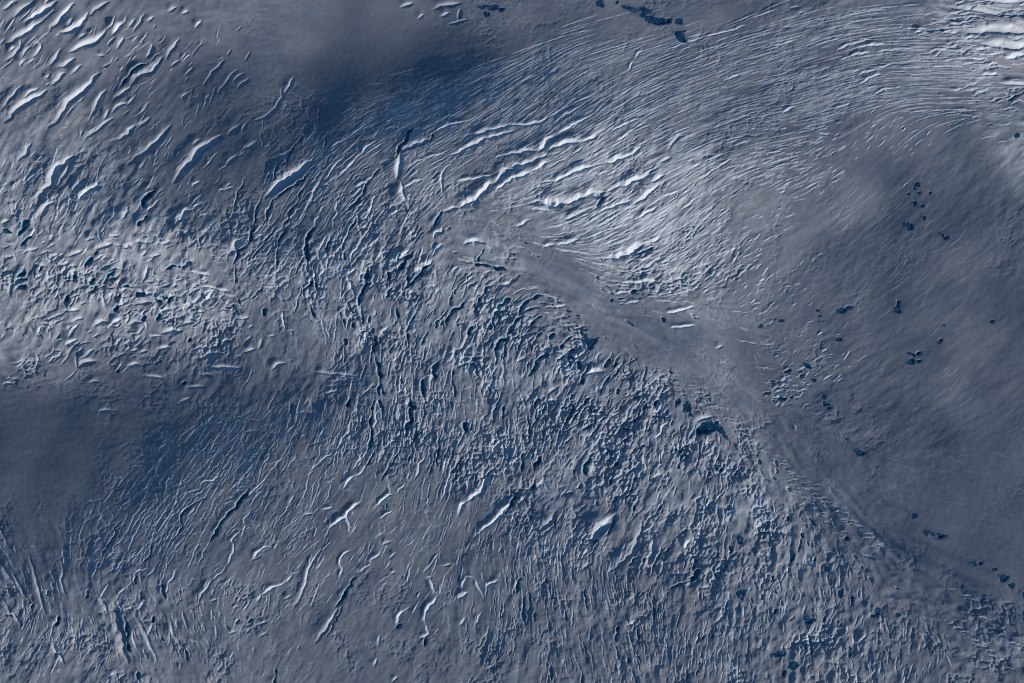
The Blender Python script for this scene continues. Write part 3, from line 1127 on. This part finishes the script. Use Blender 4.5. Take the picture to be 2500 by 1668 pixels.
# bare blue ice showing through: streaks down the shear band and wind-scoured patches
blue = band * np.clip(-wisp * .4 - .15, 0, .7)
snow = np.clip(snow + band * np.clip(wisp * .16, 0, .35), 0, 1).astype(np.float32)
_w = noise(26.0) + .6 * streak_big + .4 * noise(9.0)
blue = np.maximum(blue, np.clip(_w / _w.std() * .22 - .12, 0, .40) * (1 - chaos))
for (ax, ay, bx, by, w_, v_) in ((2085,1262,2200,1345,16,.7),(2200,1345,2420,1440,13,.6),(2330,1430,2500,1510,15,.7),(2150,1230,2290,1262,9,.4),(2170,1290,2420,1400,8,.4),(1790,965,1835,990,12,.6),
                                 (1330,650,1480,735,12,.45),(1400,700,1620,800,10,.4),(1560,790,1760,900,10,.4),(2425,680,2460,640,8,.6),(2410,705,2440,655,9,.6),(2250,330,2200,400,16,.3),(2100,370,2040,430,10,.25)):
    L_ = math.hypot(bx - ax, by - ay)
    tt = np.clip(((XX - ax) * (bx - ax) + (YY - ay) * (by - ay)) / L_ ** 2, 0, 1)
    dd = np.hypot(XX - ax - tt * (bx - ax), YY - ay - tt * (by - ay)) / w_
    blue = np.maximum(blue, v_ * np.exp(-dd ** 2) * np.clip(.8 + .4 * streak_mid, 0, 1.3))
blue = np.clip(blue, 0, 1).astype(np.float32)

# ------------------------------------------------------------------ meltwater ponds
PONDS = [  # tile, points or (u, v, ru, rv), label
 ('A2', (1612, 45, 60, 20, 1585, 92, 22, 16, 1688, 60, 22, 12), 'ragged teal meltwater pond at the top edge beside the white crag'),
 ('A3', (630, 20, 24, 26), 'small deep blue pond cut by the top edge'),
 ('A3', (745, 14, 9, 12), 'tiny blue pond just left of the long pond near the top edge'),
 ('A3', [(780,45),(820,38),(880,68),(920,48),(962,60),(1000,105),(1050,118),(1108,128),(1104,156),(1030,168),(960,152),(905,104),(840,78)], 'longest blue meltwater pond, winding below the top edge'),
 ('A3', [(1134,128),(1160,120),(1188,126),(1192,168),(1162,166),(1140,150)], 'compact blue pond just right of the long winding pond'),
 ('A3', [(1126,214),(1160,212),(1216,205),(1198,236),(1206,262),(1234,284),(1188,290),(1150,256)], 'comma shaped blue pond below the long winding pond'),
 ('A4', (1050, 1262, 16, 18, 1036, 1290, 10, 10), 'upper twin-lobed pond of the speckled group on the dark right-hand snow'),
 ('A4', (1035, 1392, 13, 17), 'left pond of the close pair in the speckled right-hand group'),
 ('A4', (1090, 1410, 14, 10), 'right pond of the close pair in the speckled right-hand group'),
 ('A4', (1100, 1485, 12, 20), 'upright oval pond below the close pair on the right-hand snow'),
 ('A4', (998, 1548, 28, 24), 'largest pond of the speckled group on the dark right-hand snow'),
 ('A4', (1145, 1320, 12, 9), 'rightmost speck pond of the speckled right-hand group'),
 ('A4', (1065, 1320, 16, 6), 'sliver pond in the middle of the speckled right-hand group'),
 ('A4', (995, 1327, 8, 7), 'leftmost speck pond of the speckled right-hand group'),
 ('A4', (1728, 932, 22, 13), 'faint dark pond near the right edge below the bright white icefall'),
 ('B4', [(1210,66),(1232,58),(1264,84),(1262,98),(1226,94)], 'wedge shaped dark pond standing alone on the right-hand snow'),
 ('B4', (556, 583, 24, 18, 598, 560, 22, 6), 'pond with a thin tail on the grey snow right of centre'),
 ('B4', (930, 530, 9, 14, 926, 562, 13, 14, 934, 592, 12, 12), 'narrow upright pond like a dagger on the smooth right-hand snow'),
 ('B4', (385, 580, 12, 9), 'top pond in the stepped string of little ponds right of the icefall'),
 ('B4', (400, 617, 9, 7), 'second pond down in the stepped string right of the icefall'),
 ('B4', (413, 655, 14, 9), 'third pond down in the stepped string right of the icefall'),
 ('B4', (465, 657, 13, 8), 'outlying right pond of the stepped string right of the icefall'),
 ('B4', (530, 780, 24, 12), 'lens shaped teal pond below the stepped string of ponds'),
 ('B4', [(280,935),(300,932),(345,966),(340,982),(310,974)], 'slanting bar shaped pond above the bright crest at the shear band'),
 ('B4', (362, 1058, 17, 12), 'dark pond right of the bright crest at the shear band'),
 ('B4', (430, 1172, 15, 14), 'upper pond of three teal ponds right of the shear band'),
 ('B4', (445, 1222, 22, 14), 'middle and widest of three teal ponds right of the shear band'),
 ('B4', (467, 1251, 14, 9), 'lowest of three teal ponds right of the shear band'),
 ('B4', (1022, 878, 16, 9, 1072, 876, 16, 8, 1040, 890, 10, 8), 'upper arm of the clustered teal pools on the right-hand snow'),
 ('B4', (1026, 932, 22, 18), 'round lower-left pool of the clustered teal pools'),
 ('B4', (1072, 930, 18, 9), 'small lower-right pool of the clustered teal pools'),
 ('B4', (1215, 796, 12, 17), 'faint curved pond above right of the clustered teal pools'),
 ('B4', (1562, 658, 15, 10), 'small dark pond near the right edge level with the dagger pond'),
 ('B4', (1236, 684, 9, 10), 'dot pond between the dagger pond and the right edge'),
 ('B4', (128, 648, 26, 12), 'blurred teal pond at the right foot of the icefall'),
 ('B4', (585, 1468, 14, 12), 'small teal pond in the rippled snow above the washboard band'),
 ('C4', (670, 16, 42, 16), 'long teal pond in the rippled snow above the washboard band'),
 ('C4', (1025, 437, 18, 16), 'teal pond on the smooth snow between washboard band and right edge'),
 ('C4', (1140, 565, 30, 14, 1195, 572, 40, 18), 'long dark green pond in the lower right streaked snow'),
 ('C4', (1440, 757, 38, 12), 'dark slanting pond at the head of the lower right chain'),
 ('C4', (1556, 796, 18, 10), 'second pond of the lower right chain'),
 ('C4', (1622, 855, 32, 22), 'largest teal pond of the lower right chain'),
 ('C4', (1672, 905, 18, 18), 'fourth pond of the lower right chain'),
 ('C4', (1752, 962, 30, 14), 'pond of the lower right chain cut by the right edge'),
 ('C4', (775, 1082, 26, 24, 745, 1108, 14, 16), 'two-lobed blue pond in the lumpy ice at lower right'),
 ('C4', (915, 1107, 22, 14), 'small blue pond right of the two-lobed pond at lower right'),
 ('C4', (530, 965, 16, 32), 'upright blue pond in the lumpy ice left of the two-lobed pond'),
 ('C4', (205, 715, 18, 34), 'upright dark pond in the lumpy ice at its upper part'),
 ('C4', (438, 800, 16, 22), 'dark pond in the lumpy ice beside the smooth washboard band'),
 ('C4', (320, 1145, 40, 16), 'wide dark pond in the lumpy ice at lower right'),
 ('C4', (590, 1350, 14, 30), 'dark upright pond low in the lumpy ice'),
 ('C4', (205, 1440, 40, 22, 140, 1490, 14, 20), 'bright blue pond with a tail near the bottom edge'),
 ('C4', (110, 1365, 46, 16), 'dim blue pond above the tailed pond near the bottom edge'),
 ('B3', [(535,790),(575,778),(618,768),(592,812),(566,852),(542,834)], 'dark triangular pond at the edge of the smooth diagonal band'),
 ('B3', (1230, 1245, 34, 30, 1165, 1205, 18, 18), 'dark pond in broken ice above left of the great crescent pool'),
 ('B3', [(1292,1395),(1325,1352),(1380,1340),(1430,1366),(1475,1388),(1500,1436),(1515,1470),(1480,1452),(1455,1418),(1420,1402),(1370,1424),(1330,1424),(1300,1436)], 'great dark crescent pool in the broken ice right of centre'),
 ('B3', (1735, 690, 14, 12), 'tiny blue pond at the right rim of the bright icefall'),
 ('C3', (1565, 968, 26, 34, 1580, 945, 30, 10), 'dark blue pond in the smooth hollow of the lower right ice'),
 ('C3', (1560, 600, 24, 22), 'dark pond in lumpy ice above the smooth hollow at lower right'),
 ('C3', (1405, 115, 15, 17), 'round blue pool in broken ice below the great crescent pool'),
]


def blob(u, v, ru, rv, f, o):
    n = 26
    a = np.arange(n) * 2 * math.pi / n
    r = 1 + .16 * np.sin(2 * a + rng.uniform(0, 6)) + .13 * np.sin(3 * a + rng.uniform(0, 6)) + .12 * np.sin(5 * a + rng.uniform(0, 6)) + .10 * rng.standard_normal(n)
    r = np.clip(r, .5, 1.5)
    return np.stack([o[0] + f * (u + ru * r * np.cos(a)), o[1] + f * (v + rv * r * np.sin(a))], 1)


def ragged(poly, f, o):
    p = np.array(poly, float) * f + np.array(o)
    outp = []
    n = len(p)
    for k in range(n):
        a, b = p[k], p[(k + 1) % n]
        m = max(2, int(np.hypot(*(b - a)) / 2.5))
        for s in range(m):
            outp.append(a + (b - a) * s / m + rng.normal(0, 1.3, 2))
    return np.array(outp)


def inside(poly, x, y):
    c = np.zeros(x.shape, bool)
    n = len(poly)
    for k in range(n):
        x0, y0 = poly[k]; x1, y1 = poly[(k + 1) % n]
        if y0 == y1:
            continue
        m = (y0 > y) != (y1 > y)
        c ^= m & (x < (x1 - x0) * (y - y0) / (y1 - y0) + x0)
    return c


pond_data = []
for tl, shp, lab in PONDS:
    ox, oy, f = TILE[tl]
    polys = []
    if isinstance(shp, list):
        polys.append(ragged(shp, f, (ox, oy)))
    else:
        for k in range(0, len(shp), 4):
            polys.append(blob(*shp[k:k + 4], f, (ox, oy)))
    allp = np.concatenate(polys)
    mar = 30
    j0 = max(int((allp[:, 0].min() - mar - X0) / STEP), 0); j1 = min(int((allp[:, 0].max() + mar - X0) / STEP) + 2, NX)
    i0 = max(int((allp[:, 1].min() - mar - Y0) / STEP), 0); i1 = min(int((allp[:, 1].max() + mar - Y0) / STEP) + 2, NY)
    x, y = XX[i0:i1, j0:j1], YY[i0:i1, j0:j1]
    m = np.zeros(x.shape, bool)
    for p in polys:
        m |= inside(p, x, y)
    if m.sum() < 2:
        continue
    sub = h[i0:i1, j0:j1]
    lvl = float(np.percentile(sub[m], 35))
    near = np.clip(blur(m.astype(np.float32), 1.3) * 1.9, 0, 1)
    sub[:] = sub * (1 - near) + near * np.clip(sub, lvl + .05, lvl + .7)
    basin = np.clip(blur(m.astype(np.float32), .8) * 1.6 - .3, 0, 1)
    floor_ = lvl - 1.3 + .75 * rough_a[i0:i1, j0:j1] + .35 * rough_b[i0:i1, j0:j1]     # slush islands stand out of the water
    sub[:] = sub * (1 - basin) + basin * np.clip(floor_, lvl - 1.8, lvl + .15)
    label[i0:i1, j0:j1][near > .3] = 0
    snow[i0:i1, j0:j1] *= (1 - near * .7)
    np.maximum(blue[i0:i1, j0:j1], np.clip(blur(m.astype(np.float32), 2.6) * 1.3, 0, .8), out=blue[i0:i1, j0:j1])
    pond_data.append((polys, lvl - .25, lab))


# ------------------------------------------------------------------ materials
def new_mat(name):
    m = bpy.data.materials.new(name)
    m.use_nodes = True
    return m, m.node_tree, m.node_tree.nodes['Principled BSDF']


mat_ice, t, b = new_mat('glacier_ice_and_snow')
N = t.nodes.new; Lk = t.links.new
att = N('ShaderNodeAttribute'); att.attribute_name = 'snow'
geo = N('ShaderNodeNewGeometry')
nz = N('ShaderNodeTexNoise'); nz.inputs['Scale'].default_value = .004; nz.inputs['Detail'].default_value = 6
Lk(geo.outputs['Position'], nz.inputs['Vector'])
firn = N('ShaderNodeMix'); firn.data_type = 'RGBA'
firn.inputs['A'].default_value = (.33, .342, .385, 1); firn.inputs['B'].default_value = (.45, .45, .47, 1)
rmp = N('ShaderNodeMapRange'); rmp.inputs['From Min'].default_value = .35; rmp.inputs['From Max'].default_value = .65
Lk(nz.outputs['Fac'], rmp.inputs['Value']); Lk(rmp.outputs['Result'], firn.inputs['Factor'])
mixs = N('ShaderNodeMix'); mixs.data_type = 'RGBA'
mixs.inputs['B'].default_value = (.90, .92, .94, 1)
att2 = N('ShaderNodeAttribute'); att2.attribute_name = 'blue'
mixb = N('ShaderNodeMix'); mixb.data_type = 'RGBA'
mixb.inputs['B'].default_value = (.12, .19, .30, 1)
Lk(att2.outputs['Fac'], mixb.inputs['Factor']); Lk(firn.outputs['Result'], mixb.inputs['A'])
Lk(att.outputs['Fac'], mixs.inputs['Factor']); Lk(mixb.outputs['Result'], mixs.inputs['A'])
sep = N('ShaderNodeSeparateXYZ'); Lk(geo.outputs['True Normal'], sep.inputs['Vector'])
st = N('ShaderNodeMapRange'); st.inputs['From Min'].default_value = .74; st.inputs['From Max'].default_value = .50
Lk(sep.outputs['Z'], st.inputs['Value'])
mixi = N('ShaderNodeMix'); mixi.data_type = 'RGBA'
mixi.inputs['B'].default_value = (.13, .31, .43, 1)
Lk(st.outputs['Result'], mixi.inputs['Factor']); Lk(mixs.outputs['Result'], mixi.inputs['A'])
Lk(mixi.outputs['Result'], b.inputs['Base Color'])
b.inputs['Roughness'].default_value = .75
b.inputs['Specular IOR Level'].default_value = .15

mat_pond, t, b = new_mat('meltwater')
N = t.nodes.new; Lk = t.links.new
geo = N('ShaderNodeNewGeometry')
nz = N('ShaderNodeTexNoise'); nz.inputs['Scale'].default_value = .05; nz.inputs['Detail'].default_value = 5
Lk(geo.outputs['Position'], nz.inputs['Vector'])
mx = N('ShaderNodeMix'); mx.data_type = 'RGBA'
mx.inputs['A'].default_value = (.010, .080, .175, 1); mx.inputs['B'].default_value = (.06, .21, .32, 1)
r2 = N('ShaderNodeMapRange'); r2.inputs['From Min'].default_value = .42; r2.inputs['From Max'].default_value = .72
Lk(nz.outputs['Fac'], r2.inputs['Value']); Lk(r2.outputs['Result'], mx.inputs['Factor'])
Lk(mx.outputs['Result'], b.inputs['Base Color'])
b.inputs['Roughness'].default_value = .12

# ------------------------------------------------------------------ meshes
# the survey grid, continued outwards by ever wider cells
ext = np.cumsum(STEP * 1.2 ** np.arange(1, 35))
fxs = np.concatenate([gx[0] - ext[::-1], gx, gx[-1] + ext])
fys = np.concatenate([gy[0] - ext[::-1], gy, gy[-1] + ext])
PADN = len(ext)
def mirror(c, n):                       # beyond the survey the same kind of ice goes on
    k = np.rint((c - c[PADN]) / STEP).astype(int) % (2 * n - 2)
    return np.where(k < n, k, 2 * n - 2 - k)


mj, mi = mirror(fxs, NX), mirror(fys, NY)
hp = h[np.ix_(mi, mj)].astype(np.float64)
far_ = np.clip((np.maximum(np.gradient(fxs)[None, :], np.gradient(fys)[:, None]) - 6) / 20, 0, 1)
hp = hp * (1 - far_) + blur(h, 30.0)[np.ix_(mi, mj)] * far_
dxo = np.maximum(0, np.maximum(gx[0] - fxs, fxs - gx[-1])); dyo = np.maximum(0, np.maximum(gy[0] - fys, fys - gy[-1]))
fall = np.exp(-np.hypot(dxo[None, :], dyo[:, None]) / 2500.0)
hp = hp * fall
sp = snow[np.ix_(mi, mj)]
bp = blue[np.ix_(mi, mj)]
lp = np.pad(label, PADN, mode='constant')
sdp = np.pad(side, PADN, mode='constant')
PX, PY = np.meshgrid((fxs - GW / 2) * M, -(fys - GH / 2) * M)
V = np.stack([PX, PY, hp * M], -1).reshape(-1, 3).astype(np.float32)
S = sp.reshape(-1).astype(np.float32)
BL = bp.reshape(-1).astype(np.float32)
ny, nx = hp.shape
idx = np.arange(ny * nx).reshape(ny, nx)
Q = np.stack([idx[1:, :-1], idx[1:, 1:], idx[:-1, 1:], idx[:-1, :-1]], -1).reshape(-1, 4)
QL = lp[:-1, :-1].reshape(-1)
QS = sdp[:-1, :-1].reshape(-1)


def mesh_from(name, faces, origin=None):
    used, inv = np.unique(faces, return_inverse=True)
    v = V[used].astype(np.float64)
    o = np.zeros(3) if origin is None else origin
    me = bpy.data.meshes.new(name)
    n, k = len(used), len(faces)
    me.vertices.add(n); me.vertices.foreach_set('co', (v - o).astype(np.float32).ravel())
    me.loops.add(4 * k); me.loops.foreach_set('vertex_index', inv.astype(np.int32).ravel())
    me.polygons.add(k); me.polygons.foreach_set('loop_start', np.arange(0, 4 * k, 4, dtype=np.int32))
    me.update(calc_edges=True)
    a = me.attributes.new('snow', 'FLOAT', 'POINT'); a.data.foreach_set('value', S[used])
    a = me.attributes.new('blue', 'FLOAT', 'POINT'); a.data.foreach_set('value', BL[used])
    me.materials.append(mat_ice)
    return me


def link(name, me, parent=None, loc=None):
    o = bpy.data.objects.new(name, me)
    col.objects.link(o)
    if parent is not None:
        o.parent = parent
    elif loc is not None:
        o.location = loc
    return o


g = link('glacier', mesh_from('glacier', Q[QL == 0]))
g['kind'] = 'structure'
hc = link('hairline_crevasses', mesh_from('hairline_crevasses', Q[QL == -1]))
hc['kind'] = 'stuff'
hc['label'] = 'countless hairline crevasses and small pits breaking the glacier surface'
hc['category'] = 'crevasses'

# ------------------------------------------------------------------ names and labels of the traced features
LAND = [  # x, y, phrase
 (707,434,'the big white lens left of centre'),(1300,372,'the upper white scarp of the icefall'),(1400,485,'the brightest scarp of the icefall'),
 (1550,615,'the white bow-shaped scarp below the icefall'),(2430,90,'the white slabs in the top right corner'),(1100,20,'the white crag at the top edge'),
 (1725,1045,'the great crescent pool'),(925,1000,'the long dark central crack'),(1215,850,'the broad dark crack right of centre'),
 (750,620,'the wide dark crack above the polygon field'),(590,580,'the dark crack at the polygon field'),(305,1540,'the big white lens at bottom left'),
 (815,1480,'the winding white-lipped trench at bottom centre'),(845,1260,'the white star of crossing cracks'),(545,1260,'the bold dark crack at lower left'),
 (1180,1180,'the tapering white wedge below centre'),(1700,1400,'the black hooked pit at lower right'),(1480,1285,'the broad white hump at lower right'),
 (360,180,'the long dark slash at upper left'),(170,245,'the longest upper-left drift'),(480,390,'the broad pale drift at upper left'),(180,30,'the pale streaks in the top left corner'),
 (960,420,'the white elbow-shaped trough'),(415,810,'the hoof-shaped drift at left centre'),(340,735,'the stacked caps at left centre'),(60,640,'the pits by the left edge'),
 (250,895,'the lone white cap on the dark band'),(60,1430,'the slanting trough at lower left'),(1040,1450,'the crooked white chain at bottom centre'),
 (660,70,'the small pale flecks at upper left'),(1330,800,'the dark pits by the diagonal band'),(1450,40,'the long winding pond'),(2120,190,'the fan of fine white lines'),(1290,1510,'the fine dark dashes at the bottom'),
 (550,200,'the dark dimples at upper left'),(620,235,'the dark curved hollow on the blue slope')]
LP = np.array([l[:2] for l in LAND], float)
NAMES = {'P': ('snow_drift', 'snow slab', 'snow drift'), 'T': ('snow_trough', 'trough', 'trough'), 'S': ('snow_drift', 'snow drift', 'snow drift'), 'D': ('hollow', 'hollow', 'hollow'), 'C': ('crevasse', 'crevasse', 'crevasse'),
         'B': ('ice_scarp', 'scarp', 'ice scarp'), 'K': ('crevasse', 'crevasse', 'crevasse'), 'M': ('snow_drift', 'snow drift', 'snow drift')}
ORD = ['', 'second ', 'third ', 'fourth ', 'fifth ', 'sixth ', 'seventh ', 'eighth ', 'ninth ', 'tenth ', 'eleventh ', 'twelfth ']


def describe(f):
    p = f['p']; c = p.mean(0)
    L = np.hypot(*np.diff(p, axis=0).T).sum()
    dv = p[-1] - p[0]
    a = math.degrees(math.atan2(-dv[1], dv[0])) % 180
    tilt = 'level' if (a < 15 or a > 165) else 'upright' if 72 < a < 108 else 'right-leaning' if a < 90 else 'left-leaning'
    ln = 'long' if L > 75 else 'short' if L < 32 else 'medium'
    tone = {'S': 'pale smooth', 'M': 'bright white', 'P': 'bright white', 'T': 'grey smooth', 'D': 'dark smooth', 'C': 'jagged grey', 'B': 'jagged white', 'K': 'dark jagged'}[f['kind']]
    d = np.hypot(*(LP - c).T); k = int(d.argmin())
    r = c - LP[k]
    if d[k] < 16:
        rel = 'at'
    else:
        an = math.degrees(math.atan2(-r[1], r[0])) % 360
        rel = ['right of', 'above right of', 'above', 'above left of', 'left of', 'below left of', 'below', 'below right of'][int((an + 22.5) // 45) % 8]
    return (ln, tone, tilt, NAMES[f['kind']][1], rel, LAND[k][2]), d[k]


keys = {}
for k, f in enumerate(feats):
    key, d = describe(f)
    keys.setdefault(key, []).append((d, k))
labels = {}
for key, lst in keys.items():
    for n, (d, k) in enumerate(sorted(lst)):
        ln, tone, tilt, nm, rel, ph = key
        lb = f'{ORD[n]}{ln} {tone} {tilt} {nm} {rel} {ph}'
        if len(lb.split()) > 16:
            lb = f'{ORD[n]}{ln} {tilt} {nm} {rel} {ph}'
        labels[k] = lb

order = np.argsort(QL, kind='stable')
qs = QL[order]
for k, f in enumerate(feats):
    a, e = np.searchsorted(qs, k + 1), np.searchsorted(qs, k + 2)
    if e - a < 3:
        continue
    sel = order[a:e]
    faces = Q[sel]
    vv = V[np.unique(faces)]
    o = np.array([vv[:, 0].mean(), vv[:, 1].mean(), vv[:, 2].min()])
    nm, _, cat = NAMES[f['kind']]
    grp = {'M': 'snow drifts lying in the hollows', 'P': 'white snow slabs of the upper right corner', 'T': 'smooth snow troughs', 'S': 'snow drifts lying in the hollows', 'D': 'smooth shaded hollows', 'C': 'crevasses of the glacier', 'K': 'crevasses of the glacier', 'B': 'white scarps of the icefall'}[f['kind']]
    sd0 = QS[sel]
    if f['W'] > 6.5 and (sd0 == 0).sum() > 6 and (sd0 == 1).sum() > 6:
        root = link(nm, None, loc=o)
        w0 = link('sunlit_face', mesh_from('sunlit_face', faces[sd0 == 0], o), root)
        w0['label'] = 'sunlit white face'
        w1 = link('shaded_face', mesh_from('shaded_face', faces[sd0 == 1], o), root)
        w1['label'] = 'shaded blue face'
    else:
        root = link(nm, mesh_from(nm, faces, o), loc=o)
    root['label'] = labels[k]; root['category'] = cat; root['group'] = grp

for polys, lvl, lab in pond_data:
    vs_, fs_ = [], []
    o = np.concatenate(polys).mean(0)
    ow = ((o[0] - GW / 2) * M, -(o[1] - GH / 2) * M, lvl * M)
    for q, p in enumerate(polys):
        c = p.mean(0)
        p = c + (p - c) * 1.03
        n = len(p); s0 = len(vs_)
        for zz in (-.01 * q, -1.2):
            for a in p:
                vs_.append(((a[0] - o[0]) * M, -(a[1] - o[1]) * M, zz * M))
        fs_.append([s0 + k for k in range(n)][::-1])
        for k in range(n):
            k2 = (k + 1) % n
            fs_.append([s0 + k, s0 + k2, s0 + n + k2, s0 + n + k])
    me = bpy.data.meshes.new('meltwater_pond')
    me.from_pydata(vs_, [], fs_)
    me.materials.append(mat_pond)
    ob = link('meltwater_pond', me, loc=ow)
    ob['label'] = lab; ob['category'] = 'pond'; ob['group'] = 'meltwater ponds on the glacier'


print('done', time.time() - T0, 'faces', len(Q), 'h range', float(h.min()), float(h.max()))
